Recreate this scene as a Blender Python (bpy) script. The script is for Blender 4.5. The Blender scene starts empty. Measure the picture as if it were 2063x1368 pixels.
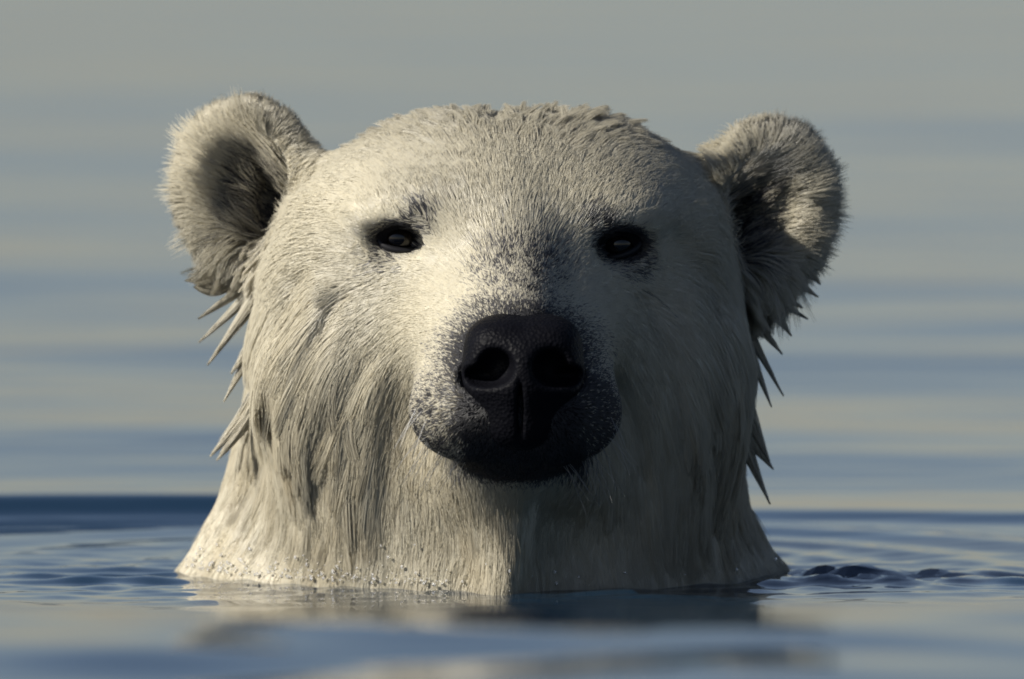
import bpy, math, random
import numpy as np
from mathutils import Vector
from mathutils.kdtree import KDTree

rng = np.random.default_rng(7)
random.seed(7)
scene = bpy.context.scene

# ------------------------------------------------------------------ units
S = 0.00034                 # metres per photograph pixel at the bear's face
X0, Y0 = 1030.0, 1190.0     # photograph pixel of the point where the neck meets the water
DEP = math.radians(3.2)     # how far the camera looks down
T = math.tan(DEP)
DIST = 12.0                 # camera to face

# ------------------------------------------------------------------ camera
cam_d = bpy.data.cameras.new('camera')
cam = bpy.data.objects.new('camera', cam_d)
scene.collection.objects.link(cam)
scene.camera = cam
target = Vector((1.5 * S, 0.0, 506 * S))
cam.location = target + Vector((0, -DIST * math.cos(DEP), DIST * math.sin(DEP)))
cam.rotation_euler = (math.pi / 2 - DEP, 0, 0)
cam_d.sensor_width = 36
cam_d.lens = 36 * DIST / (2063 * S)
cam_d.clip_start = 0.1
cam_d.clip_end = 20000
cam_d.dof.use_dof = True
cam_d.dof.focus_distance = DIST - 0.06
cam_d.dof.aperture_fstop = 7.5

# ------------------------------------------------------------------ sky and sun
SUN_AZ = math.radians(63)       # to the left of the camera's line of sight, behind the camera
SUN_EL = math.radians(33)
to_sun = Vector((-math.sin(SUN_AZ) * math.cos(SUN_EL), -math.cos(SUN_AZ) * math.cos(SUN_EL), math.sin(SUN_EL)))
world = bpy.data.worlds.new('World')
scene.world = world
world.use_nodes = True
wn = world.node_tree.nodes
wn.clear()
sky = wn.new('ShaderNodeTexSky')
sky.sky_type = 'NISHITA'
sky.sun_disc = False
sky.sun_elevation = SUN_EL
sky.sun_rotation = math.atan2(to_sun.x, to_sun.y)
sky.air_density = 0.85
sky.dust_density = 0.4
sky.ozone_density = 0.0
bg = wn.new('ShaderNodeBackground')
bg.inputs['Strength'].default_value = 0.050
wo = wn.new('ShaderNodeOutputWorld')
haze_tint = wn.new('ShaderNodeMix')          # the film's slightly warmer rendering of the whole sky
haze_tint.data_type = 'RGBA'
haze_tint.blend_type = 'MULTIPLY'
haze_tint.inputs[0].default_value = 1.0
haze_tint.inputs[7].default_value = (1.0, 0.965, 1.04, 1)
world.node_tree.links.new(sky.outputs[0], haze_tint.inputs[6])
world.node_tree.links.new(haze_tint.outputs[2], bg.inputs[0])
world.node_tree.links.new(bg.outputs[0], wo.inputs[0])

sun_d = bpy.data.lights.new('sun', 'SUN')
sun_d.energy = 5.0
sun_d.angle = math.radians(0.5)
sun_d.color = (1.0, 0.95, 0.86)
sun = bpy.data.objects.new('sun', sun_d)
scene.collection.objects.link(sun)
sun.rotation_euler = to_sun.to_track_quat('Z', 'Y').to_euler()
sun.location = (0, 0, 5)

vs = scene.view_settings
vs.view_transform = 'Standard'
vs.look = 'None'
vs.exposure = 0.44
vs.gamma = 1.0
scene.cycles.use_denoising = True
scene.cycles.max_bounces = 14
scene.cycles.diffuse_bounces = 5
scene.cycles.glossy_bounces = 8
scene.cycles.transmission_bounces = 10
scene.cycles.filter_width = 1.8
scene.cycles_curves.shape = 'RIBBONS'
scene.cycles_curves.subdivisions = 2

# ------------------------------------------------------------------ materials
def new_mat(name):
    m = bpy.data.materials.new(name)
    m.use_nodes = True
    nt = m.node_tree
    return m, nt, nt.nodes, nt.links, nt.nodes['Principled BSDF']

def mat_sea():
    m, nt, n, l, b = new_mat('sea_water')
    b.inputs['Base Color'].default_value = (0.006, 0.022, 0.045, 1)
    b.inputs['Roughness'].default_value = 0.04
    b.inputs['IOR'].default_value = 1.333
    tc = n.new('ShaderNodeTexCoord')
    mp = n.new('ShaderNodeMapping')
    mp.inputs['Scale'].default_value = (5.0, 9.0, 1)
    nz = n.new('ShaderNodeTexNoise')
    nz.inputs['Scale'].default_value = 1.0
    nz.inputs['Detail'].default_value = 2.0
    bp = n.new('ShaderNodeBump')
    bp.inputs['Strength'].default_value = 0.25
    bp.inputs['Distance'].default_value = 0.01
    l.new(tc.outputs['Object'], mp.inputs[0])
    l.new(mp.outputs[0], nz.inputs['Vector'])
    l.new(nz.outputs['Fac'], bp.inputs['Height'])
    l.new(bp.outputs[0], b.inputs['Normal'])
    return m

def mat_skin():
    m, nt, n, l, b = new_mat('bear_skin')
    a = n.new('ShaderNodeAttribute')
    a.attribute_name = 'pigment'
    nz = n.new('ShaderNodeTexNoise')
    nz.inputs['Scale'].default_value = 380
    nz.inputs['Detail'].default_value = 5
    tc = n.new('ShaderNodeTexCoord')
    l.new(tc.outputs['Object'], nz.inputs['Vector'])
    mx = n.new('ShaderNodeMix')
    mx.data_type = 'RGBA'
    mx.blend_type = 'MULTIPLY'
    mx.inputs[0].default_value = 0.35
    l.new(a.outputs['Color'], mx.inputs[6])
    l.new(nz.outputs['Fac'], mx.inputs[7])
    l.new(mx.outputs[2], b.inputs['Base Color'])
    b.inputs['Roughness'].default_value = 0.85
    b.inputs['Specular IOR Level'].default_value = 0.05
    bp = n.new('ShaderNodeBump')
    bp.inputs['Strength'].default_value = 0.5
    bp.inputs['Distance'].default_value = 0.002
    l.new(nz.outputs['Fac'], bp.inputs['Height'])
    l.new(bp.outputs[0], b.inputs['Normal'])
    return m

def mat_nose():
    m, nt, n, l, b = new_mat('nose_leather')
    tc = n.new('ShaderNodeTexCoord')
    v = n.new('ShaderNodeTexVoronoi')
    v.inputs['Scale'].default_value = 420
    l.new(tc.outputs['Object'], v.inputs['Vector'])
    nz = n.new('ShaderNodeTexNoise')
    nz.inputs['Scale'].default_value = 90
    l.new(tc.outputs['Object'], nz.inputs['Vector'])
    cr = n.new('ShaderNodeValToRGB')
    cr.color_ramp.elements[0].color = (0.002, 0.002, 0.003, 1)
    cr.color_ramp.elements[1].color = (0.005, 0.0052, 0.0075, 1)
    l.new(nz.outputs['Fac'], cr.inputs[0])
    l.new(cr.outputs[0], b.inputs['Base Color'])
    b.inputs['Roughness'].default_value = 0.5
    b.inputs['Specular IOR Level'].default_value = 0.06
    bp = n.new('ShaderNodeBump')
    bp.inputs['Strength'].default_value = 0.6
    bp.inputs['Distance'].default_value = 0.001
    l.new(v.outputs['Distance'], bp.inputs['Height'])
    l.new(bp.outputs[0], b.inputs['Normal'])
    return m

def mat_plain(name, col, rough, coat=0.0, spec=0.5):
    m, nt, n, l, b = new_mat(name)
    nz = n.new('ShaderNodeTexNoise')
    nz.inputs['Scale'].default_value = 120
    mx = n.new('ShaderNodeMix')
    mx.data_type = 'RGBA'
    mx.inputs[6].default_value = (*[c * 0.75 for c in col], 1)
    mx.inputs[7].default_value = (*[c * 1.25 for c in col], 1)
    l.new(nz.outputs['Fac'], mx.inputs[0])
    l.new(mx.outputs[2], b.inputs['Base Color'])
    b.inputs['Roughness'].default_value = rough
    b.inputs['Coat Weight'].default_value = coat
    b.inputs['Specular IOR Level'].default_value = spec
    return m

def mat_fur():
    m = bpy.data.materials.new('bear_fur')
    m.use_nodes = True
    nt = m.node_tree
    n, l = nt.nodes, nt.links
    n.clear()
    a = n.new('ShaderNodeAttribute')
    a.attribute_name = 'tint'
    d = n.new('ShaderNodeBsdfDiffuse')
    t = n.new('ShaderNodeBsdfTranslucent')
    g = n.new('ShaderNodeBsdfGlossy')
    g.inputs['Roughness'].default_value = 0.35
    g.inputs['Color'].default_value = (1, 1, 1, 1)
    an = n.new('ShaderNodeAttribute')
    an.attribute_name = 'coat_normal'
    ge = n.new('ShaderNodeNewGeometry')
    sc1 = n.new('ShaderNodeVectorMath'); sc1.operation = 'SCALE'; sc1.inputs['Scale'].default_value = 0.9
    sc2 = n.new('ShaderNodeVectorMath'); sc2.operation = 'SCALE'; sc2.inputs['Scale'].default_value = 0.10
    ad = n.new('ShaderNodeVectorMath'); ad.operation = 'ADD'
    nm = n.new('ShaderNodeVectorMath'); nm.operation = 'NORMALIZE'
    l.new(an.outputs['Vector'], sc1.inputs[0])
    l.new(ge.outputs['Normal'], sc2.inputs[0])
    l.new(sc1.outputs[0], ad.inputs[0])
    l.new(sc2.outputs[0], ad.inputs[1])
    l.new(ad.outputs[0], nm.inputs[0])
    l.new(nm.outputs[0], d.inputs['Normal'])
    l.new(nm.outputs[0], t.inputs['Normal'])
    m1 = n.new('ShaderNodeMixShader')
    m1.inputs[0].default_value = 0.36
    m2 = n.new('ShaderNodeMixShader')
    m2.inputs[0].default_value = 0.04
    o = n.new('ShaderNodeOutputMaterial')
    l.new(a.outputs['Color'], d.inputs['Color'])
    l.new(a.outputs['Color'], t.inputs['Color'])
    l.new(d.outputs[0], m1.inputs[1])
    l.new(t.outputs[0], m1.inputs[2])
    l.new(m1.outputs[0], m2.inputs[1])
    l.new(g.outputs[0], m2.inputs[2])
    l.new(m2.outputs[0], o.inputs['Surface'])
    return m

def mat_drop():
    m, nt, n, l, b = new_mat('water_drop')
    b.inputs['Base Color'].default_value = (1, 1, 1, 1)
    b.inputs['Roughness'].default_value = 0.06
    b.inputs['IOR'].default_value = 1.333
    b.inputs['Transmission Weight'].default_value = 0.8
    return m

M_SEA, M_SKIN, M_NOSE, M_FUR, M_DROP = mat_sea(), mat_skin(), mat_nose(), mat_fur(), mat_drop()
M_EYE = mat_plain('eye_brown', (0.008, 0.006, 0.005), 0.06, 0.0, 0.45)
M_LID = mat_plain('eyelid_black', (0.008, 0.008, 0.010), 0.5, 0.0, 0.3)

# ------------------------------------------------------------------ sea
def smooth(a, b, x):
    t = np.clip((x - a) / (b - a), 0, 1)
    return t * t * (3 - 2 * t)

def wave_height(x, y):
    """metres; x right, y away from the camera; the front of the neck enters the water near (0, 0.03)"""
    r2 = np.random.default_rng(21)
    rr = np.hypot(x + 0.02, y - 0.20)
    h = np.zeros_like(x)
    # gentle sea, crests nearly level across the picture
    for L, a, n, sp in ((2.6, .0045, 4, .4), (1.25, .0060, 8, .85), (0.7, .0030, 9, .9), (0.35, .0009, 6, .8)):
        for k in range(n):
            th = r2.normal(0, sp)
            kk = 2 * math.pi / (L * r2.uniform(.75, 1.3))
            h += a / math.sqrt(n) * np.sin(kk * (x * math.sin(th) + y * math.cos(th)) + r2.uniform(0, 2 * math.pi))
    h *= (0.12 + 0.88 * smooth(0.35, 1.6, rr)) * (.42 - .14 * smooth(1.5, 7, y))
    # a low swell between the camera and the bear
    yy = y + .10 * np.sin(x * 2.1 + .4) + .05 * np.sin(x * 5.3 + 2)
    h += (.117 + .006 * np.sin(x * 3.1 + 1)) * np.exp(-np.abs((yy + 2.25) / 1.3) ** 3)
    # one long wave and small rings that the swimming bear pushes out behind and beside itself
    back = smooth(-0.05, 0.30, y)
    left = smooth(0.15, -0.25, x)
    yc = 0.80 - 0.06 * x - 0.20 * x * x
    front = np.where(y < yc, .045, .14)
    h += (.004 + .0095 * left) * np.exp(-((y - yc) / front) ** 2)
    for r0, w, a in ((0.46, .045, .0034), (0.345, .030, .0026), (0.27, .022, .0012)):
        h += a * np.exp(-((rr - r0) / w) ** 2) * back * (1 - .6 * left)
    # choppy patch off the bear's right-hand side in the picture, fainter ones round it
    def chop(cx, cy, sx, sy, a, seed, lo=.04, hi=.11):
        r3 = np.random.default_rng(seed)
        e = np.exp(-((x - cx) / sx) ** 2 - ((y - cy) / sy) ** 2)
        t = np.zeros_like(x)
        for k in range(9):
            th = r3.uniform(-1.3, 1.3)
            t += np.sin(2 * math.pi / r3.uniform(lo, hi) * (x * math.sin(th) + y * math.cos(th)) + r3.uniform(0, 6.28))
        return a * e * t
    h += chop(0.245, 0.12, .060, .05, .0015, 5, .022, .06)
    h += 0.005 * np.exp(-((x - 0.235) / .045) ** 2 - ((y - 0.10) / .04) ** 2)
    h += chop(0.36, 0.10, .07, .06, .0007, 6)
    h += chop(-0.28, 0.14, .06, .08, .0007, 8)
    h += chop(0.0, -0.25, .5, .25, .00022, 9, .06, .16)
    h += chop(0.0, -2.2, 1.4, .5, .00065, 12, .2, .55)
    h += chop(-.02, 0.12, .30, .22, .0005, 17, .03, .08)
    h += chop(0.0, -0.30, .45, .25, .0004, 13, .10, .26)
    return h * (1 - smooth(25, 60, np.hypot(x, y)))

def graded(segments):
    out = []
    for a, b, n in segments:
        out.append(np.linspace(a, b, n, endpoint=False))
    out.append([segments[-1][1]])
    return np.concatenate(out)

gx = graded([(-6000, -60, 12), (-60, -4, 28), (-4, -1, 60), (-1, 1, 330), (1, 4, 60), (4, 60, 28), (60, 6000, 12)])
gy = graded([(-3000, -60, 8), (-60, -13, 20), (-13, -2.2, 150), (-2.2, 2.2, 480), (2.2, 14, 420), (14, 40, 160), (40, 80, 40), (80, 9000, 20)])
GX, GY = np.meshgrid(gx, gy)
GZ = wave_height(GX, GY)
def grid_mesh(name, X, Y, Z):
    ny, nx = X.shape
    v = np.stack([X, Y, Z], -1).reshape(-1, 3)
    idx = np.arange(nx * ny).reshape(ny, nx)
    q = np.stack([idx[:-1, :-1], idx[:-1, 1:], idx[1:, 1:], idx[1:, :-1]], -1).reshape(-1, 4)
    return fast_mesh(name, v, q)
def fast_mesh(name, v, q):
    me = bpy.data.meshes.new(name)
    k = q.shape[1]
    me.vertices.add(len(v))
    me.vertices.foreach_set('co', np.asarray(v, np.float32).ravel())
    me.loops.add(q.size)
    me.loops.foreach_set('vertex_index', np.asarray(q, np.int32).ravel())
    me.polygons.add(len(q))
    me.polygons.foreach_set('loop_start', np.arange(0, q.size, k, dtype=np.int32))
    me.update(calc_edges=True)
    me.polygons.foreach_set('use_smooth', np.ones(len(q), bool))
    me.validate()
    return me
def link(name, data, mat=None, parent=None):
    o = bpy.data.objects.new(name, data)
    scene.collection.objects.link(o)
    if mat:
        data.materials.append(mat)
    if parent:
        o.parent = parent
    return o

sea = link('sea', grid_mesh('sea', GX, GY, GZ), M_SEA)
sea['kind'] = 'structure'
sea['label'] = 'calm blue grey sea with soft swell around the bear'

# ------------------------------------------------------------------ bear: signed distance field
# bear space: x right, f towards the camera, z up, all in photograph pixels
def C(px, py, f):
    return np.array([px - X0, f, Y0 - py + T * f])
def proj(P):
    """bear space to photograph pixels"""
    return P[:, 0] + X0, Y0 - (P[:, 2] - T * P[:, 1])

def smin(a, b, k):
    h = np.maximum(k - np.abs(a - b), 0) / k
    return np.minimum(a, b) - h * h * k * 0.25
def smax(a, b, k):
    return -smin(-a, -b, k)
def ell(P, c, r, R=None):
    q = P - c.astype(P.dtype)
    if R is not None:
        q = q @ R.astype(P.dtype)
    r = np.asarray(r, P.dtype)
    k0 = np.sqrt((q / r) @ np.ones(3, P.dtype) * 0 + ((q / r) ** 2).sum(1))
    k1 = np.sqrt(((q / (r * r)) ** 2).sum(1)) + 1e-6
    return k0 * (k0 - 1) / k1
def cone(P, a, b, ra, rb, sx=1.0):
    sc = np.array([1 / sx, 1, 1], P.dtype)
    q = P * sc
    a2, b2 = (a * sc).astype(P.dtype), (b * sc).astype(P.dtype)
    ab = b2 - a2
    t = np.clip(((q - a2) @ ab) / (ab @ ab), 0, 1)
    d = np.sqrt(((q - a2 - t[:, None] * ab) ** 2).sum(1))
    return d - (ra + (rb - ra) * t)

def frame(w, v):
    w = np.array(w, float); w /= np.linalg.norm(w)
    v = np.array(v, float); v -= w * (v @ w); v /= np.linalg.norm(v)
    u = np.cross(w, v)
    return np.stack([u, v, w], 1)        # columns u, v, w
EARS = []
# left in the picture, right in the picture: centre, facing, up axis, radii
EARS.append(dict(c=C(492, 370, -430), R=frame((-.30, .93, .12), (-.16, .10, 1)), r=(142, 168, 54), side=-1))
EARS.append(dict(c=C(1538, 426, -430), R=frame((.34, .90, .12), (.50, .10, 1)), r=(138, 180, 54), side=1))
for e in EARS:
    e['cc'] = e['c'] + e['R'] @ np.array([-e['side'] * 30, -28, 66])
    e['cr'] = (84, 116, 68)
    e['dc'] = e['c'] + e['R'] @ np.array([-e['side'] * 48, -50, 5])
    e['dr'] = (46, 72, 66)

NECK_Y = [300, 450, 560, 700, 900, 1000, 1100, 1165, 1230, 1500, 1900]
NECK_L = [640, 575, 560, 520, 470, 446, 398, 352, 325, 220, 300]
NECK_R = [1400, 1435, 1435, 1455, 1482, 1496, 1540, 1588, 1610, 1740, 1650]
NECK_F = [-330, -260, -190, -80, -5, 25, 50, 64, 80, 100, -100]   # front of the throat
NECK_B = [-900, -960, -1000, -1040, -1080, -1090, -1100, -1100, -1110, -1180, -1100]
def neck(P):
    py = Y0 - P[:, 2]
    # evaluate in "screen height" so that the outline lands where the photograph has it
    py = py + T * -350
    L = np.interp(py, NECK_Y, NECK_L) - X0
    R = np.interp(py, NECK_Y, NECK_R) - X0
    F = np.interp(py, NECK_Y, NECK_F)
    B = np.interp(py, NECK_Y, NECK_B)
    cx, rx = (L + R) / 2, (R - L) / 2
    cf, rf = (F + B) / 2, (F - B) / 2
    ex = np.where(P[:, 1] > cf, 1.5, 2.0)
    sh = (1040 - X0 - cx) * np.clip((P[:, 1] - cf) / rf, 0, 1)          # the keel of the throat sits a little right of the middle
    a = (np.abs((P[:, 0] - cx - sh) / rx) ** ex + np.abs((P[:, 1] - cf) / rf) ** ex) ** (1 / ex)
    d = (a - 1) * np.minimum(rx, rf) * 0.9
    d = smax(d, P[:, 2] - C(0, 430, -500)[2], 120)
    d = smax(d, -420 - P[:, 2], 120)
    return d.astype(P.dtype)

FOLDS = [
    # valley or ridge along a line on the coat: depth, half width, points (photograph pixels)
    (-17, 14, [(612, 560), (585, 640), (572, 740), (545, 800), (525, 880), (505, 980), (478, 1060)]),
    (-10, 12, [(690, 600), (650, 680), (628, 760), (632, 830)]),
    (-9, 15, [(700, 760), (668, 850), (650, 930), (600, 1020)]),
    (-10, 11, [(540, 640), (505, 760), (480, 860), (455, 950)]),
    (-8, 12, [(745, 720), (722, 800), (720, 880)]),
    (12, 26, [(645, 580), (612, 680), (600, 780), (610, 880)]),
    (10, 24, [(560, 700), (530, 800), (500, 900)]),
    (7, 22, [(760, 740), (745, 840), (735, 940), (700, 1040)]),
    (-14, 14, [(1350, 480), (1420, 570), (1440, 680), (1450, 800), (1440, 900)]),
    (-11, 13, [(1290, 600), (1340, 720), (1360, 850), (1400, 960)]),
    (-16, 13, [(1405, 760), (1425, 860), (1440, 960), (1430, 1060)]),
    (-9, 14, [(1240, 760), (1280, 860), (1300, 960)]),
    (-8, 10, [(1480, 700), (1500, 800), (1510, 900)]),
    (11, 24, [(1385, 600), (1400, 720), (1395, 840)]),
    (9, 22, [(1470, 640), (1480, 780), (1480, 900)]),
]
def line_dist(px, py, pts):
    best = np.full(len(px), 1e9, np.float32)
    for (x0, y0), (x1, y1) in zip(pts[:-1], pts[1:]):
        dx, dy = x1 - x0, y1 - y0
        t = np.clip(((px - x0) * dx + (py - y0) * dy) / (dx * dx + dy * dy), 0, 1)
        best = np.minimum(best, np.hypot(px - x0 - t * dx, py - y0 - t * dy))
    return best
def folds(P, d):
    """wet fur hanging in soft folds down the cheeks and neck"""
    out = np.zeros(len(P), np.float32)
    m = (np.abs(d) < 90) & (P[:, 1] > -620) & (P[:, 1] < 180)
    if not m.any():
        return out
    Q = P[m]
    px, py = Q[:, 0] + X0, Y0 - Q[:, 2] + T * Q[:, 1]
    r = np.zeros(len(Q), np.float32)
    for a, w, pts in FOLDS:
        r += a * 0.75 * np.exp(-(line_dist(px, py, pts) / (w * 1.25)) ** 2)
    w = smooth(600, 800, py) * smooth(120, 300, np.abs(px - 1030))
    r += 1.6 * w * np.sin(px / 13 + 1.6 * np.sin(py / 120 + px / 70))
    # the throat turns away sharply to the right of its middle
    dx = px - np.interp(py, [980, 1080, 1200], [1062, 1045, 1022])
    r -= 30 * smooth(-4, 34, dx) * (1 - smooth(60, 240, dx)) * smooth(950, 1040, py)
    out[m] = r * smooth(-620, -480, Q[:, 1])
    return out

EYE_L, EYE_R = C(803, 480, 0), C(1250, 492, 0)
def head_sdf(P):
    d = ell(P, C(1020, 460, -230), (345, 345, 196))
    d = smin(d, ell(P, C(828, 464, -265), (238, 290, 180)), 90)
    d = smin(d, ell(P, C(1212, 457, -265), (235, 290, 180)), 90)
    d = smin(d, ell(P, C(1000, 612, -300), (430, 310, 255)), 90)
    # bridge: crown to nose, one nearly straight line
    d = smin(d, cone(P, C(1022, 578, -160), C(1045, 800, 325), 250, 140, 1.12), 80)
    d = smin(d, cone(P, C(1030, 468, -25), C(1050, 690, 345), 84, 84), 45)
    # brows
    d = smin(d, ell(P, C(838, 428, -8), (128, 92, 60)), 55)
    d = smin(d, ell(P, C(1220, 436, -8), (128, 92, 60)), 55)
    # cheeks
    d = smin(d, ell(P, C(735, 700, -230), (215, 235, 215)), 150)
    d = smin(d, ell(P, C(1285, 705, -240), (195, 225, 215)), 150)
    d = smin(d, ell(P, C(800, 860, -215), (215, 190, 240)), 150)
    d = smin(d, ell(P, C(1265, 860, -225), (205, 185, 240)), 150)
    # eye hollows
    for c, s in ((EYE_L, -1), (EYE_R, 1)):
        d = smax(d, -ell(P, c + np.array([-s * 4, 48, -4]), (58, 42, 32)), 36)
    # flews and chin
    d = smin(d, ell(P, C(938, 828, 265), (110, 165, 94)), 60)
    d = smin(d, ell(P, C(1138, 832, 265), (110, 165, 94)), 60)
    d = smin(d, cone(P, C(1040, 900, 265), C(1030, 880, -150), 66, 230, 1.15), 50)
    for sx in (-1, 1):
        d = smax(d, -ell(P, C(1054 + sx * 56, 740, 470), (52, 105, 50)), 14)
        d = smax(d, -ell(P, C(1054 + sx * 88, 760, 460), (50, 95, 38)), 14)
    return d
def body_sdf(P):
    P = P.astype(np.float32)
    d = smin(head_sdf(P), neck(P), 180)
    # throat keel under the chin
    d = smin(d, cone(P, C(1040, 960, 70), C(1028, 1330, 60), 40, 40), 90)
    for e in EARS:
        o = ell(P, e['c'], e['r'], e['R'])
        # ear root
        root = cone(P, e['c'] + e['R'] @ np.array([-e['side'] * 60, -60, -10]), C(1015 + e['side'] * 310, 500, -350), 80, 100)
        o = smin(o, root, 60)
        o = smin(o, cone(P, C(1028 + e['side'] * 260, 395, -330), C(1024 + e['side'] * 450, 370, -440), 85, 55), 50)
        d = smin(d, o, 60)
    for e in EARS:
        d = smax(d, -ell(P, e['cc'], e['cr'], e['R']), 30)
        d = smax(d, -ell(P, e['dc'], e['dr'], e['R']), 30)
    return d - folds(P, d)

def nets(fn, lo, hi, h):
    ax = [np.arange(a, b + h, h, dtype=np.float32) for a, b in zip(lo, hi)]
    shp = tuple(len(a) for a in ax)
    V = np.empty(shp, np.float32)
    for i, x in enumerate(ax[0]):
        A, B = np.meshgrid(ax[1], ax[2], indexing='ij')
        P = np.stack([np.full(A.size, x, np.float32), A.ravel(), B.ravel()], 1)
        V[i] = fn(P).reshape(A.shape)
    s = V < 0
    c = np.zeros((shp[0] - 1, shp[1] - 1, shp[2] - 1), np.int8)
    offs = [(i, j, k) for i in (0, 1) for j in (0, 1) for k in (0, 1)]
    for i, j, k in offs:
        c += s[i:shp[0] - 1 + i, j:shp[1] - 1 + j, k:shp[2] - 1 + k]
    act = np.argwhere((c > 0) & (c < 8))
    vid = -np.ones(c.shape, np.int32)
    vid[act[:, 0], act[:, 1], act[:, 2]] = np.arange(len(act))
    corner = np.stack([V[act[:, 0] + i, act[:, 1] + j, act[:, 2] + k] for i, j, k in offs], 1)
    O = np.array(offs, np.float32)
    acc = np.zeros((len(act), 3), np.float32)
    cnt = np.zeros(len(act), np.float32)
    for a in range(8):
        for b in range(a + 1, 8):
            if np.abs(O[a] - O[b]).sum() != 1:
                continue
            va, vb = corner[:, a], corner[:, b]
            m = (va < 0) != (vb < 0)
            t = np.where(m, va / np.where(m, va - vb, 1), 0)
            acc += m[:, None] * (O[a] + t[:, None] * (O[b] - O[a]))
            cnt += m
    P = (act + acc / cnt[:, None]) * h + np.array([a[0] for a in ax])
    quads = []
    for axis in range(3):
        sl0 = [slice(None)] * 3; sl1 = [slice(None)] * 3
        sl0[axis] = slice(0, -1); sl1[axis] = slice(1, None)
        a, b = s[tuple(sl0)], s[tuple(sl1)]
        e = np.argwhere(a != b)
        o1, o2 = [(1, 2), (2, 0), (0, 1)][axis]
        e = e[(e[:, o1] > 0) & (e[:, o2] > 0)]
        ins = s[e[:, 0], e[:, 1], e[:, 2]]
        d1 = np.zeros(3, int); d1[o1] = 1
        d2 = np.zeros(3, int); d2[o2] = 1
        def g(q):
            return vid[q[:, 0], q[:, 1], q[:, 2]]
        q = np.stack([g(e - d1 - d2), g(e - d2), g(e), g(e - d1)], 1)
        q[~ins] = q[~ins][:, ::-1]
        quads.append(q)
    Q = np.concatenate(quads)
    Q = Q[(Q >= 0).all(1)]
    return P, Q, V, ax

def grad(fn, P, e=2.0):
    g = np.stack([fn(P + np.eye(3)[i] * e) - fn(P - np.eye(3)[i] * e) for i in range(3)], 1)
    return g / (np.linalg.norm(g, axis=1, keepdims=True) + 1e-9)

H = 9.0
BP, BQ, BV, BAX = nets(body_sdf, (-760, -1230, -480), (830, 560, 1070), H)
for _ in range(2):
    g = grad(body_sdf, BP)
    BP = BP - np.clip(body_sdf(BP), -6, 6)[:, None] * g * 0.8

# trilinear lookups into the sampled field, for combing hairs
BO = np.array([a[0] for a in BAX], np.float32)
GR = np.stack(np.gradient(BV, H), -1).astype(np.float32)
def field(P):
    q = (P - BO) / H
    q = np.clip(q, 0, np.array(BV.shape) - 1.001)
    i = q.astype(np.int32)
    t = (q - i).astype(np.float32)
    d = np.zeros(len(P), np.float32)
    g = np.zeros((len(P), 3), np.float32)
    for a in (0, 1):
        for b in (0, 1):
            for c in (0, 1):
                w = (t[:, 0] if a else 1 - t[:, 0]) * (t[:, 1] if b else 1 - t[:, 1]) * (t[:, 2] if c else 1 - t[:, 2])
                ii = (i[:, 0] + a, i[:, 1] + b, i[:, 2] + c)
                d += w * BV[ii]
                g += w[:, None] * GR[ii]
    return d, g / (np.linalg.norm(g, axis=1, keepdims=True) + 1e-9)

def to_world(P):
    return np.stack([P[:, 0] * S, -P[:, 1] * S, P[:, 2] * S], 1)

# ------------------------------------------------------------------ noise for pigment and fur variation
def vnoise(P, scale, seed):
    """smooth value noise, about -1..1"""
    q = P / scale
    i = np.floor(q).astype(np.int64)
    t = q - i
    t = t * t * (3 - 2 * t)
    out = np.zeros(len(P))
    for a in (0, 1):
        for b in (0, 1):
            for c in (0, 1):
                n = (i[:, 0] + a) * 73856093 ^ (i[:, 1] + b) * 19349663 ^ (i[:, 2] + c) * 83492791 ^ (seed * 2654435761)
                n = (n * 1103515245 + 12345) & 0x7fffffff
                n = ((n >> 8) ^ n) * 1103515245 + 12345 & 0x7fffffff
                v = n / 0x7fffffff * 2 - 1
                out += v * (t[:, 0] if a else 1 - t[:, 0]) * (t[:, 1] if b else 1 - t[:, 1]) * (t[:, 2] if c else 1 - t[:, 2])
    return out

def blob(px, py, cx, cy, rx, ry, soft=0.5):
    r = np.sqrt(((px - cx) / rx) ** 2 + ((py - cy) / ry) ** 2)
    return 1 - smooth(1 - soft, 1 + soft, r)

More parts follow.
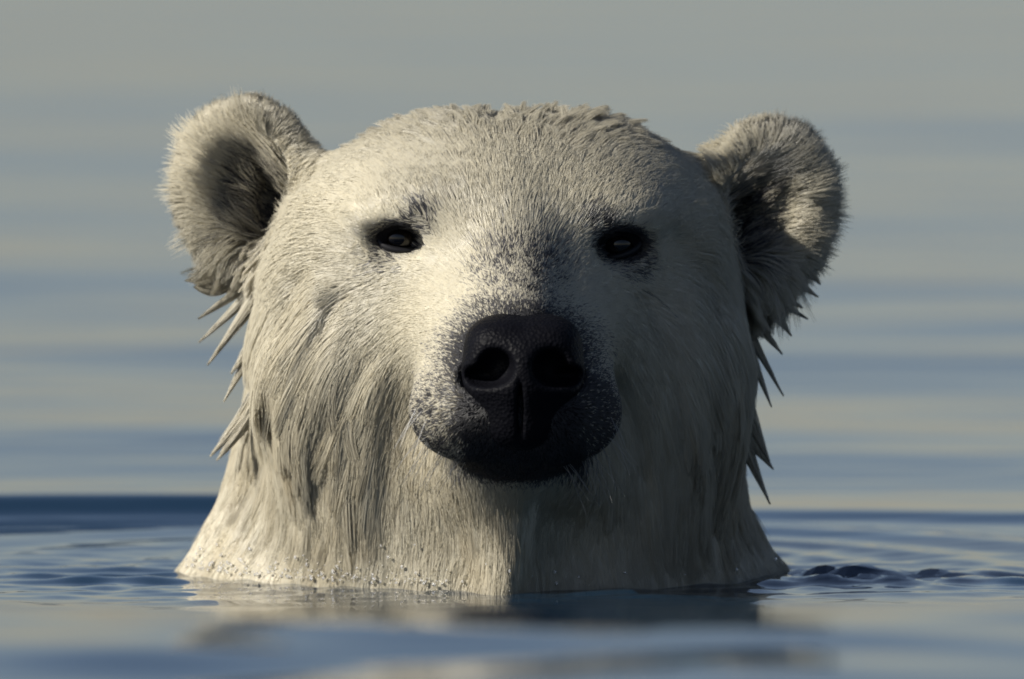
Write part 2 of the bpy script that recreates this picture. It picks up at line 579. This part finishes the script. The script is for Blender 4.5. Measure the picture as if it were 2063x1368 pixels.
def darkness(P):
    """how dark the bear is coloured, own pigment with some shade painted in: 0 white fur, 1 black skin"""
    px, py = proj(P)
    f = P[:, 1]
    n1 = vnoise(P, 16, 1)
    n2 = vnoise(P, 40, 2)
    front = smooth(120, 200, f)
    d = np.zeros(len(P))
    # muzzle end: round the nose, flews, lips, chin
    d = np.maximum(d, front * blob(px, py, 1048, 740, 165, 140, .28) * 0.9)
    d = np.maximum(d, front * blob(px, py, 905, 848, 92, 108, .35) * (0.62 + 0.34 * n1))
    d = np.maximum(d, front * blob(px, py, 1180, 835, 80, 110, .35) * 0.85)  # right flew, coloured darker than the left
    d = np.maximum(d, front * blob(px, py, 1048, 838, 150, 118, .3))  # black lip skin, with the shade under the nose painted in
    rim = line_dist(px, py, [(908, 902), (930, 918), (1000, 940), (1080, 940), (1150, 918), (1200, 883)])
    d = np.maximum(d, smooth(60, 160, f) * (1 - smooth(18, 44, rim)) * smooth(880, 960, px) * smooth(1240, 1160, px))
    d = np.maximum(d, front * blob(px, py, 1005, 622, 75, 30, .5) * 0.65)
    # bridge patch
    d = np.maximum(d, smooth(0, 60, f) * blob(px, py, 1048, 535, 88, 68, .55) * (0.5 + 0.42 * n1))
    # eye surrounds
    for cx, cy in ((803, 480), (1250, 492)):
        s = 1 if cx < X0 else -1
        big = 0 if cx < X0 else 8  # wider on the right: shade of the sunken eye painted in
        fr = smooth(-140, -60, f)
        d = np.maximum(d, fr * blob(px, py, cx, cy, 54 + big * .5, 35 + big, .25) * 0.97)
        d = np.maximum(d, fr * blob(px, py, cx + s * 45, cy - 40, 36, 32, .6) * (0.6 + 0.45 * n1))
        d = np.maximum(d, fr * blob(px, py, cx - s * 25, cy + 38, 40, 28, .6) * (0.42 + 0.4 * n1))
    # ear bowls: dark skin, with part of their shade painted in
    for e in EARS:
        q = (P - e['c']) @ e['R']
        m = np.sqrt(((q[:, 0] + e['side'] * 45) / 66) ** 2 + ((q[:, 1] + 38) / 98) ** 2)
        d = np.maximum(d, (1 - smooth(.5, 1.25, m)) * smooth(-60, -25, q[:, 2] + 30) * 0.85)
    return np.clip(d, 0, 1)

CREAM = np.array([0.62, 0.582, 0.468])
YELLOW = np.array([0.53, 0.45, 0.30])
BLACK = np.array([0.012, 0.012, 0.015])
GREY = np.array([0.16, 0.155, 0.16])

# ------------------------------------------------------------------ bear: body mesh
bear = bpy.data.objects.new('polar_bear', None)
scene.collection.objects.link(bear)
bear.empty_display_size = 0.1
bear['label'] = 'polar bear swimming with its wet cream white head raised out of the sea'
bear['category'] = 'polar bear'

body_me = fast_mesh('body', to_world(BP), BQ[:, ::-1])
dk = np.clip(darkness(BP)[:, None] * 1.12, 0, 1)
skin = CREAM * 0.9 * (1 - dk) + BLACK * dk
low = smooth(600, 900, proj(BP)[1])[:, None] * 0.5
skin = skin * (1 - low * (1 - dk)) + YELLOW * low * (1 - dk) * (1 - 0) 
at = body_me.attributes.new('pigment', 'FLOAT_COLOR', 'POINT')  # own pigment plus the shade painted at right eye, mouth and ears
at.data.foreach_set('color', np.concatenate([skin, np.ones((len(skin), 1))], 1).astype(np.float32).ravel())
body = link('body', body_me, M_SKIN, bear)

# ------------------------------------------------------------------ nose
def nose_sdf(P, carve=True):
    P = P.astype(np.float32)
    d = ell(P, C(1054, 725, 385), (112, 118, 90))
    d = smin(d, ell(P, C(1050, 775, 400), (100, 96, 72)), 50)
    d = smin(d, ell(P, C(985, 745, 420), (48, 60, 60)), 30)
    d = smin(d, ell(P, C(1123, 745, 420), (48, 60, 60)), 30)
    d = smin(d, ell(P, C(1000, 684, 395), (58, 80, 46)), 30)
    d = smin(d, ell(P, C(1108, 684, 395), (58, 80, 46)), 30)
    d = smin(d, ell(P, C(1048, 850, 395), (90, 72, 60)), 50)
    for sx in (-1, 1) if carve else ():
        d = smax(d, -ell(P, C(1054 + sx * 56, 740, 500), (38, 70, 36)), 16)
        d = smax(d, -ell(P, C(1054 + sx * 86, 758, 470), (40, 62, 20)), 14)
    d = smax(d, -ell(P, C(1048, 840, 490), (5, 40, 75)), 10)
    return d
NP, NQ, _, _ = nets(nose_sdf, (-150, 240, 240), (190, 560, 640), 5.0)
nose = link('nose', fast_mesh('nose', to_world(NP), NQ[:, ::-1]), M_NOSE, bear)
nose['label'] = 'black leathery nose with two open nostrils'

# ------------------------------------------------------------------ eyes
def sphere_mesh(name, c, r, nu=32, nv=20):
    u = np.linspace(0, 2 * math.pi, nu, endpoint=False)
    v = np.linspace(0.02, math.pi - 0.02, nv)
    Vv, U = np.meshgrid(v, u, indexing='ij')
    P = np.stack([np.sin(Vv) * np.cos(U), np.sin(Vv) * np.sin(U), np.cos(Vv)], -1).reshape(-1, 3) * r + c
    i = np.arange(nu * nv).reshape(nv, nu)
    j = np.roll(i, -1, 1)
    q = np.stack([i[:-1], i[1:], j[1:], j[:-1]], -1).reshape(-1, 4)
    return fast_mesh(name, P, q)
def tube(name, pts, rad, closed=True, n=8):
    pts = np.asarray(pts, float)
    m = len(pts)
    t = np.roll(pts, -1, 0) - np.roll(pts, 1, 0)
    t /= np.linalg.norm(t, axis=1, keepdims=True)
    up = np.array([0, -1, 0.0])
    a = np.cross(t, up); a /= np.linalg.norm(a, axis=1, keepdims=True)
    b = np.cross(a, t)
    ang = np.linspace(0, 2 * math.pi, n, endpoint=False)
    rad = np.broadcast_to(rad, (m,))
    P = pts[:, None] + rad[:, None, None] * (np.cos(ang)[None, :, None] * a[:, None] + np.sin(ang)[None, :, None] * b[:, None])
    i = np.arange(m * n).reshape(m, n)
    i2 = np.roll(i, -1, 0)
    q = np.stack([i, np.roll(i, -1, 1), np.roll(i2, -1, 1), i2], -1).reshape(-1, 4)
    return fast_mesh(name, P.reshape(-1, 3), q)

EYES = []
for c0, s, tilt in ((EYE_L, -1, 0.10), (EYE_R, 1, 0.22)):
    # find the skin in front of the eye and seat the ball in it
    line = np.stack([c0 + np.array([0, f, f * T]) for f in np.linspace(-120, 160, 281)])
    d, _ = field(line)
    fs = line[np.argmin(np.abs(d)) if (np.abs(d) < 3).any() else 140]
    inside = np.where(d < 0)[0]
    if len(inside):
        fs = line[inside[-1]]
    ball = fs + np.array([-s * 3, -20, 0])
    eye = link('eye', sphere_mesh('eye', to_world(ball[None])[0], 38 * S), M_EYE, bear)
    # almond of the lids, lying on the ball
    th = np.linspace(0, 2 * math.pi, 40, endpoint=False)
    ax = 45 * np.cos(th)
    az = np.where(np.sin(th) > 0, 27, 24) * np.sign(np.sin(th)) * np.abs(np.sin(th)) ** 0.8
    x2 = ax * math.cos(tilt * -s) - az * math.sin(tilt * -s) * 0.5
    z2 = az + (ax * math.sin(tilt) * -s * -1)
    rr = np.sqrt(np.maximum(40 ** 2 - (x2 * 0.72) ** 2 - (z2 * 0.8) ** 2, 60))
    pts = ball + np.stack([x2, rr, z2], 1)
    lid = link('eyelid', tube('eyelid', to_world(pts), 7.5 * S), M_LID, eye)
    EYES.append((ball, pts))

# ------------------------------------------------------------------ fur
ANCH = [
    # px, py, f, direction (dx, df, dz)
    (1045, 600, 400, (0, -1, .35)), (870, 740, 320, (-.45, -1, .12)), (850, 850, 260, (-.5, -.8, -.35)), (1040, 960, 300, (0, -.3, -1)),
    (1030, 520, 100, (0, -.7, .75)), (940, 560, 100, (-.35, -.9, .3)), (900, 660, 160, (-.5, -.9, -.1)),
    (1020, 360, -50, (0, -.6, .9)), (860, 340, -80, (-.45, -.5, .75)), (720, 350, -150, (-.8, -.5, .5)),
    (1020, 245, -280, (0, -.5, .8)), (800, 270, -280, (-.4, -.6, .8)),
    (800, 430, 10, (-.3, -.5, .75)), (700, 470, -60, (-.95, -.35, .05)), (590, 440, -300, (-.9, -.3, .25)), (800, 560, 0, (-.75, -.4, -.4)),
    (640, 560, -200, (-.55, -.3, -.75)), (680, 660, -110, (-.32, -.25, -.95)), (560, 680, -260, (-.22, -.15, -1)), (780, 720, 0, (-.35, -.4, -.9)),
    (600, 820, -220, (-.14, -.05, -1)), (780, 860, -80, (-.18, -.1, -1)), (880, 960, 0, (-.12, -.05, -1)),
    (520, 950, -260, (-.18, 0, -1)), (700, 1050, -120, (-.2, 0, -1)), (430, 1120, -420, (-.45, .1, -1)), (560, 1150, -250, (-.2, .05, -1)),
    (1030, 1080, -40, (0, .05, -1)), (900, 1150, -80, (-.1, .05, -1)),
    (620, 700, -700, (-.2, -.3, -1)), (1020, 300, -800, (0, -.8, -.4)),
]
AP, AD = [], []
for px, py, f, d in ANCH:
    for m in ((0, 1) if abs(px - 1030) > 25 else (0,)):
        AP.append(C(px if not m else 2056 - px, py, f))
        AD.append(np.array([d[0] if not m else -d[0], d[1], d[2]]))
AP, AD = np.array(AP), np.array(AD)
AD /= np.linalg.norm(AD, axis=1, keepdims=True)
def flow_exact(P):
    out = np.empty_like(P)
    for s in range(0, len(P), 60000):
        p = P[s:s + 60000]
        d2 = ((p[:, None] - AP[None]) ** 2).sum(2)
        w = 1 / (d2 + 900) ** 1.6
        v = (w[:, :, None] * AD[None]).sum(1)
        out[s:s + 60000] = v / (np.linalg.norm(v, axis=1, keepdims=True) + 1e-9)
    return out
FS = 40.0
FA = [np.arange(a, b + FS, FS) for a, b in zip((-800, -1280, -560), (880, 640, 1120))]
FG = np.stack(np.meshgrid(*FA, indexing='ij'), -1)
FV = flow_exact(FG.reshape(-1, 3)).reshape(FG.shape).astype(np.float32)
FO = np.array([a[0] for a in FA])
def flow(P):
    q = np.clip((P - FO) / FS, 0, np.array(FV.shape[:3]) - 1.001)
    i = q.astype(np.int32)
    t = (q - i).astype(np.float32)
    g = np.zeros((len(P), 3), np.float32)
    for a in (0, 1):
        for b in (0, 1):
            for c in (0, 1):
                w = (t[:, 0] if a else 1 - t[:, 0]) * (t[:, 1] if b else 1 - t[:, 1]) * (t[:, 2] if c else 1 - t[:, 2])
                g += w[:, None] * FV[i[:, 0] + a, i[:, 1] + b, i[:, 2] + c]
    return g / (np.linalg.norm(g, axis=1, keepdims=True) + 1e-9)
def norm(v):
    return v / (np.linalg.norm(v, axis=1, keepdims=True) + 1e-9)

tri = np.concatenate([BQ[:, [0, 1, 2]], BQ[:, [0, 2, 3]]])
TA, TB, TC = BP[tri[:, 0]], BP[tri[:, 1]], BP[tri[:, 2]]
T_AREA = 0.5 * np.linalg.norm(np.cross(TB - TA, TC - TA), axis=1)
T_MID = (TA + TB + TC) / 3
def ear_mask(P, grow=1.0):
    """index of the ear a point belongs to, -1 none; and local coordinates"""
    idx = -np.ones(len(P), int)
    loc = np.zeros((len(P), 3))
    for k, e in enumerate(EARS):
        q = (P - e['c']) @ e['R']
        r = np.sqrt((q[:, 0] / (e['r'][0] + 22)) ** 2 + (q[:, 1] / (e['r'][1] + 22)) ** 2)
        # beyond the line where the ear joins the head
        m = (r < grow) & (np.abs(q[:, 2]) < 110) & ((P[:, 0] * e['side']) > 415)
        m &= ~((q[:, 1] < -120) & (P[:, 0] * e['side'] < 440))
        idx[m] = k
        loc[m] = q[m]
    return idx, loc
def scatter(n, weight):
    p = T_AREA * weight
    p = p / p.sum()
    t = rng.choice(len(tri), n, p=p)
    a, b = rng.random(n), rng.random(n)
    m = a + b > 1
    a[m], b[m] = 1 - a[m], 1 - b[m]
    return TA[t] + a[:, None] * (TB[t] - TA[t]) + b[:, None] * (TC[t] - TA[t])

def eye_clear(P):
    """False inside the eye openings and on the nose"""
    px, py = proj(P)
    ok = np.ones(len(P), bool)
    for cx, cy in ((803, 480), (1250, 492)):
        ok &= ~((((px - cx) / 45) ** 2 + ((py - cy) / 28) ** 2 < 1) & (P[:, 1] > -140))
    ok &= nose_sdf(P, False) > -3
    return ok

def comb(P, N, L, lift, nseg, flowfn, hug=0.5, jitter=0.12):
    n = len(P)
    pts = np.empty((n, nseg + 1, 3))
    pts[:, 0] = P - N * 2
    j = rng.normal(0, jitter, (n, 3))
    F = norm(flowfn(P) + j)
    Tn = norm(F - N * (F * N).sum(1, keepdims=True))
    d = norm(Tn * np.cos(lift)[:, None] + N * np.sin(lift)[:, None])
    p = pts[:, 0].copy()
    st = (L / nseg)[:, None]
    for k in range(nseg):
        p = p + d * st
        dist, g = field(p)
        want = 1.5 + np.sin(lift) * L * 0.25 * (k + 1) / nseg
        push = np.clip(want - dist, 0, 25)
        p = p + g * push[:, None]
        pts[:, k + 1] = p
        F = norm(flowfn(p) + j)
        Tn = norm(F - g * (F * g).sum(1, keepdims=True))
        d = norm(d * (1 - hug) + hug * norm(Tn + g * np.sin(lift)[:, None] * (0.6 - 0.5 * (k + 1) / nseg)))
    return pts

def clump(pts, seeds, gpts, strength, power=1.3, squash=1.0):
    """pull hairs together towards the guide strand nearest to each root"""
    kd = KDTree(len(seeds))
    for i, s in enumerate(seeds):
        kd.insert(s * np.array([1, 1, squash]), i)
    kd.balance()
    r = pts[:, 0] * np.array([1, 1, squash])
    near = np.fromiter((kd.find(v)[1] for v in r), int, len(r))
    t = np.linspace(0, 1, pts.shape[1]) ** power
    g = gpts[near]
    s = np.asarray(strength) if np.ndim(strength) else np.full(len(r), strength)
    w = t[None, :, None] * s[:, None, None]
    return pts * (1 - w) + g * w, near

FUR = []
def fur_object(name, pts, r0, tint, label=None, taper=0.25, at_seg=0, nrm=None):
    n, k, _ = pts.shape
    hc = bpy.data.hair_curves.new(name)
    hc.add_curves([k] * n)
    W = to_world(pts.reshape(-1, 3)).astype(np.float32)
    hc.attributes['position'].data.foreach_set('vector', W.ravel())
    ra = hc.attributes.get('radius') or hc.attributes.new('radius', 'FLOAT', 'POINT')
    t = np.linspace(0, 1, k)
    prof = 1 - (1 - taper) * t ** 1.6
    R = (np.broadcast_to(np.asarray(r0), (n,))[:, None] * prof[None] * S).astype(np.float32)
    ra.data.foreach_set('value', R.ravel())
    ta = hc.attributes.new('tint', 'FLOAT_COLOR', 'CURVE')
    ta.data.foreach_set('color', np.concatenate([tint, np.ones((n, 1))], 1).astype(np.float32).ravel())
    _, cn = field(pts[:, at_seg] + field(pts[:, at_seg])[1] * 5)
    if nrm is not None:
        cn = norm(cn + nrm)
    cn = cn * np.array([1, -1, 1])
    na = hc.attributes.new('coat_normal', 'FLOAT_VECTOR', 'CURVE')
    na.data.foreach_set('vector', cn.astype(np.float32).ravel())
    o = link(name, hc, M_FUR, bear)
    if label:
        o['label'] = label
    return o

def fur_tint(P, dark, wet):
    """colour of each hair from its place on the coat"""
    n = len(P)
    v = 0.5 + 0.5 * vnoise(P, 70, 11)
    yel = np.clip(wet * (0.25 + 0.75 * v) + rng.normal(0, .08, n), 0, 1)[:, None]
    c = CREAM * (1 - yel) + YELLOW * yel
    c = c * (1 + rng.normal(0, .035, (n, 1)))
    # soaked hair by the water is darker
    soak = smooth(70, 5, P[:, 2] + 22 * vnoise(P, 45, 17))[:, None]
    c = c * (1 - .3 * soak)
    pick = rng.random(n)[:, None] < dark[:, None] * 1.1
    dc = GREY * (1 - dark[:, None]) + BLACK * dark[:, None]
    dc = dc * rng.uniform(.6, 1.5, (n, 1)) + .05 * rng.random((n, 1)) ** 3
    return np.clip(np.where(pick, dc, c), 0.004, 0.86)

# --- short coat of the face
mid_px, mid_py = proj(T_MID)
vis = np.where(T_MID[:, 1] > -520, 1.0, 0.3) * (T_MID[:, 2] > -40)
earid, _ = ear_mask(T_MID)
w_face = vis * (earid < 0) * (1 - 0.75 * smooth(700, 1000, mid_py) * ((T_MID[:, 1] < 60) | (mid_py > 1000)))
P = scatter(300000, w_face)
P = P[eye_clear(P)]
_, N = field(P)
px, py = proj(P)
f = P[:, 1]
lowness = smooth(560, 900, py) * (1 - smooth(80, 200, f) * smooth(1010, 960, py))
crown = blob(px, py, 1030, 230, 440, 60, .5)
muz = smooth(60, 260, f) * smooth(1020, 970, py)
eyeprox = np.minimum(np.hypot((px - 803), (py - 480)), np.hypot((px - 1250), (py - 492)))
L = 40 + 42 * crown + 40 * lowness - 30 * muz
L = L * (0.35 + 0.65 * smooth(50, 150, eyeprox)) * rng.uniform(.7, 1.15, len(P))
temple = np.maximum(blob(px, py, 590, 460, 75, 120, .5), blob(px, py, 1432, 475, 75, 120, .5)) * (f > -480)
L = L + 55 * temple * rng.uniform(.5, 1, len(P))
L = np.maximum(L * (1 - .55 * muz * darkness(P)), 8)
lift = np.radians(7 - 3 * lowness + 14 * temple + 36 * crown + 6 * rng.normal(0, 1, len(P)))
pts = comb(P, N, L, np.clip(lift, .08, 1.2), 4, flow)
SP = scatter(8000, w_face)
_, SN = field(SP)
spx, spy = proj(SP)
scr = blob(spx, spy, 1030, 230, 440, 60, .5)
sl = smooth(560, 900, spy) * (1 - smooth(80, 200, SP[:, 1]) * smooth(1010, 960, spy))
sm = smooth(60, 260, SP[:, 1]) * smooth(1020, 970, spy)
seye = np.minimum(np.hypot((spx - 803), (spy - 480)), np.hypot((spx - 1250), (spy - 492)))
SL = (50 + 46 * scr + 44 * sl - 32 * sm) * (0.35 + 0.65 * smooth(50, 150, seye)) * rng.uniform(.75, 1.25, len(SP))
gp = comb(SP, SN, SL, np.radians(np.clip(10 - 7 * sl + 38 * scr + rng.normal(0, 1, len(SP)) * (5 - 3 * sl), 1, 60)), 4, flow, jitter=.2)
st = 0.36 + 0.46 * crown - 0.15 * lowness - 0.2 * muz
pts, near = clump(pts, SP, gp, np.clip(st, 0, .9))
dark = darkness(P)
fur_object('face_fur', pts, 0.75, fur_tint(P, dark, 0.08 + 0.35 * lowness), 'short cream fur of the face and crown')

# --- long wet coat of the cheeks and neck, hanging in pointed locks
w_neck = vis * (earid < 0) * smooth(540, 720, mid_py) * ((T_MID[:, 1] < 90) | (mid_py > 1000))
latw = smooth(120, 330, np.abs(mid_px - 1030))
SP = scatter(2600, w_neck * (0.45 + 0.55 * latw))
_, SN = field(SP)
spx, spy = proj(SP)
lat = smooth(120, 330, np.abs(spx - 1030))
SL = (95 + 110 * lat) * rng.uniform(.7, 1.3, len(SP)) * (1 - .45 * smooth(1000, 1150, spy))
gl = np.radians(np.clip(2.5 + lat + rng.normal(0, 1.4, len(SP)), .5, 20))
gp = comb(SP, SN, SL, gl, 6, flow, hug=.6, jitter=.13)
P = scatter(200000, w_neck * (0.55 + 0.45 * latw))
_, N = field(P)
px, py = proj(P)
lat = smooth(120, 330, np.abs(px - 1030))
L = (88 + 100 * lat) * rng.uniform(.75, 1.1, len(P)) * (1 - .45 * smooth(1000, 1150, py))
pts = comb(P, N, L, np.radians(np.clip(3.5 + rng.normal(0, 1.5, len(P)), .5, 20)), 6, flow, hug=.6, jitter=.07)
pts, near = clump(pts, SP, gp, 0.5, 1.4, 0.32)
cl = rng.random(len(SP))[near]
wet = 0.15 + 0.45 * cl * smooth(560, 800, py)
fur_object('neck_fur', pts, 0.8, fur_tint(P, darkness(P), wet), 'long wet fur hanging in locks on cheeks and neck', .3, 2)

# --- ears
for k, e in enumerate(EARS):
    w_e = (earid == k) * 1.0
    P = scatter(30000, w_e)
    _, N = field(P)
    q = (P - e['c']) @ e['R']
    rad = np.sqrt((q[:, 0] / e['r'][0]) ** 2 + (q[:, 1] / e['r'][1]) ** 2)
    def eflow(X, e=e):
        q = (X - e['c']) @ e['R']
        d = np.stack([q[:, 0] / e['r'][0], q[:, 1] / e['r'][1], np.zeros(len(q))], 1)
        d = norm(d)
        inner = np.sqrt((q[:, 0] / e['r'][0]) ** 2 + (q[:, 1] / e['r'][1]) ** 2) < .72
        # hair in the bowl leans from the head side up and outwards
        lean = np.array([e['side'] * .75, .55, .35])
        d = np.where(inner[:, None], d * .35 + lean, d + np.array([0, 0, .15]))
        low = smooth(-60, -150, q[:, 1])[:, None]
        d = d * (1 - low) + np.array([e['side'] * .55, -.75, .1]) * low
        return norm(d) @ e['R'].T
    bowl = (rad < .72) & (q[:, 2] > -45)
    lowe = smooth(-60, -150, q[:, 1])
    L = np.where(bowl, 72, 31 if k == 0 else 42) * (1 + .9 * lowe) * rng.uniform(.7, 1.2, len(P)) * (1 + .4 * vnoise(P, 26, 31))
    lift = np.radians(np.where(bowl, 34, 38) + rng.normal(0, 7, len(P)))
    pts = comb(P, N, L, lift, 4, eflow, hug=.3)
    SP = scatter(1500, w_e)
    _, SN = field(SP)
    sq = (SP - e['c']) @ e['R']
    srad = np.sqrt((sq[:, 0] / e['r'][0]) ** 2 + (sq[:, 1] / e['r'][1]) ** 2)
    SL = np.where(srad < .72, 84, 44) * (1 + 1.1 * smooth(-60, -150, sq[:, 1])) * rng.uniform(.8, 1.2, len(SP))
    gp = comb(SP, SN, SL, np.radians(36 + rng.normal(0, 7, len(SP))), 4, eflow, hug=.3)
    pts, near = clump(pts, SP, gp, .3 + .5 * lowe)
    dk = darkness(P) * .75
    fur_object('ear_fur', pts, 0.75, fur_tint(P, dk, np.full(len(P), .15)), 'fluffy fur of the ear with darker bowl')

# --- single wet locks that stand out from the outline
LOCKS = [
    # root px,py,f ; middle ; tip ; width ; hairs
    ((470, 530, -420), (420, 560, -415), (378, 560, -410), 22), ((480, 540, -415), (430, 585, -410), (395, 572, -405), 20),
    ((500, 560, -400), (455, 600, -395), (405, 632, -390), 17), ((515, 570, -390), (460, 630, -385), (408, 676, -380), 17),
    ((530, 570, -380), (482, 640, -372), (426, 716, -365), 22), ((545, 600, -360), (512, 680, -355), (470, 735, -350), 24),
    ((530, 640, -370), (495, 720, -360), (455, 790, -350), 20), ((525, 780, -380), (480, 850, -370), (430, 905, -360), 26),
    ((515, 800, -370), (470, 880, -365), (440, 915, -358), 20),
    ((1500, 560, -420), (1560, 600, -415), (1618, 632, -410), 26), ((1510, 570, -410), (1560, 620, -405), (1590, 664, -400), 28),
    ((1500, 600, -400), (1530, 650, -395), (1572, 700, -390), 22), ((1490, 620, -395), (1530, 700, -390), (1573, 778, -385), 17),
    ((1490, 640, -390), (1520, 720, -385), (1552, 800, -380), 19), ((1480, 660, -385), (1500, 740, -380), (1518, 818, -375), 18),
    ((1490, 780, -385), (1520, 850, -380), (1548, 915, -375), 28), ((1500, 860, -385), (1525, 900, -380), (1556, 938, -375), 24),
    ((1500, 880, -380), (1522, 940, -375), (1550, 1003, -370), 20), ((1560, 480, -420), (1620, 530, -415), (1648, 560, -410), 34),
    ((1545, 520, -420), (1600, 560, -415), (1642, 588, -410), 26), ((1530, 540, -420), (1580, 590, -415), (1612, 610, -410), 24),
]
for s_ in (-1, 1):
    for q in range(46):
        y_ = rng.uniform(545, 920)
        L_, R_ = np.interp(y_, NECK_Y, NECK_L), np.interp(y_, NECK_Y, NECK_R)
        x_ = (L_ + 14 if s_ < 0 else R_ - 14)
        ln = rng.uniform(55, 115) * (1 - .35 * smooth(880, 1010, y_))
        out = rng.uniform(.10, .42) * (1 + .5 * smooth(760, 560, y_))
        f_ = -555 + rng.uniform(-60, 150)
        LOCKS.append(((x_, y_, f_), (x_ + s_ * out * ln * .62, y_ + ln * .5, f_ + 3), (x_ + s_ * out * ln * .85, y_ + ln, f_ + 4), rng.uniform(9, 17)))
LP, LT, LN = [], [], []
NBIG = 21
for li, (a, b, c, w) in enumerate(LOCKS):
    w = w * (.95 if li < NBIG else .62)
    n = int(14 * w)
    A, B, Cc = C(*a), C(*b), C(*c)
    if li < NBIG:
        Cc = A + (Cc - A) * 1.14
    t = np.linspace(0, 1, 7)[None, :, None]
    curve = (1 - t) ** 2 * A + 2 * t * (1 - t) * (B * 2 - (A + Cc) / 2) + t ** 2 * Cc
    off = rng.normal(0, 1, (n, 3)) * np.array([1, 1, 1])
    off = norm(off) * (rng.random((n, 1)) ** .5) * w
    tv = np.linspace(0, 1, 7)
    prof = (1 - tv ** 1.25)[None, :, None] * np.ones((n, 1, 1))
    end = 1 - .4 * rng.random(n) ** 1.6
    wob = rng.normal(0, 1, (n, 1, 3)) * (tv[None, :, None] * .7) + rng.normal(0, .3, (n, 7, 3))
    p = np.repeat(curve, n, 0) + off[:, None] * (prof * .97 + .03) + wob
    p = p[:, :1] + (p - p[:, :1]) * end[:, None, None]
    LP.append(p)
    LN.append(off / w * 1.3)
    y = np.clip(rng.normal(.12, .1, (n, 1)), 0, 1)
    LT.append((CREAM * (1 - y) + YELLOW * y) * rng.uniform(.9, 1.06, (n, 1)))
fur_object('wet_locks', np.concatenate(LP), .75, np.clip(np.concatenate(LT), 0, .86), 'pointed wet locks hanging below the ears', .25, nrm=np.concatenate(LN))

# --- whiskers
wp = []
for _ in range(46):
    s = rng.choice([-1, 1])
    a = C(1040 + s * rng.uniform(90, 190), rng.uniform(800, 950), 330)
    d, g = field(a[None])
    a = a - g[0] * d[0]
    dirv = np.array([s * rng.uniform(.25, .8), rng.uniform(-.1, .5), -rng.uniform(.5, 1.1)])
    dirv /= np.linalg.norm(dirv)
    ln = rng.uniform(40, 105)
    t = np.linspace(0, 1, 6)[:, None]
    wp.append(a + dirv * ln * t + np.array([0, 0, -14.]) * t ** 2)
fur_object('whiskers', np.array(wp), .55, np.full((46, 3), .6), 'thin pale whiskers on the lips', .3)

# ------------------------------------------------------------------ drops of water where the fur meets the sea
def drops(n):
    base = sphere_mesh('drop', np.zeros(3), 1.0, 8, 6)
    bv = np.array([v.co[:] for v in base.vertices]); bq = np.array([p.vertices[:] for p in base.polygons])
    bpy.data.meshes.remove(base)
    V, Q = [], []
    P = scatter(n * 3, (mid_py > 1050) * (T_MID[:, 1] > -480) * (T_MID[:, 2] > 8) * np.exp(-T_MID[:, 2] / 14.) * (0.06 + smooth(-60, -260, T_MID[:, 0])))
    _, N = field(P)
    k = 0
    for p, nn in zip(P, N):
        if k >= n:
            break
        r = 1.0 + 2.6 * rng.random() ** 2
        V.append((bv * r * np.array([1, 1, rng.uniform(.8, 1.4)]) + p + nn * rng.uniform(9, 16)))
        Q.append(bq + k * len(bv))
        k += 1
    return fast_mesh('water_drops', to_world(np.concatenate(V)), np.concatenate(Q))
dr = link('water_drops', drops(300), M_DROP, bear)
dr['kind'] = 'stuff'
dr['label'] = 'glinting water drops in the fur at the waterline'
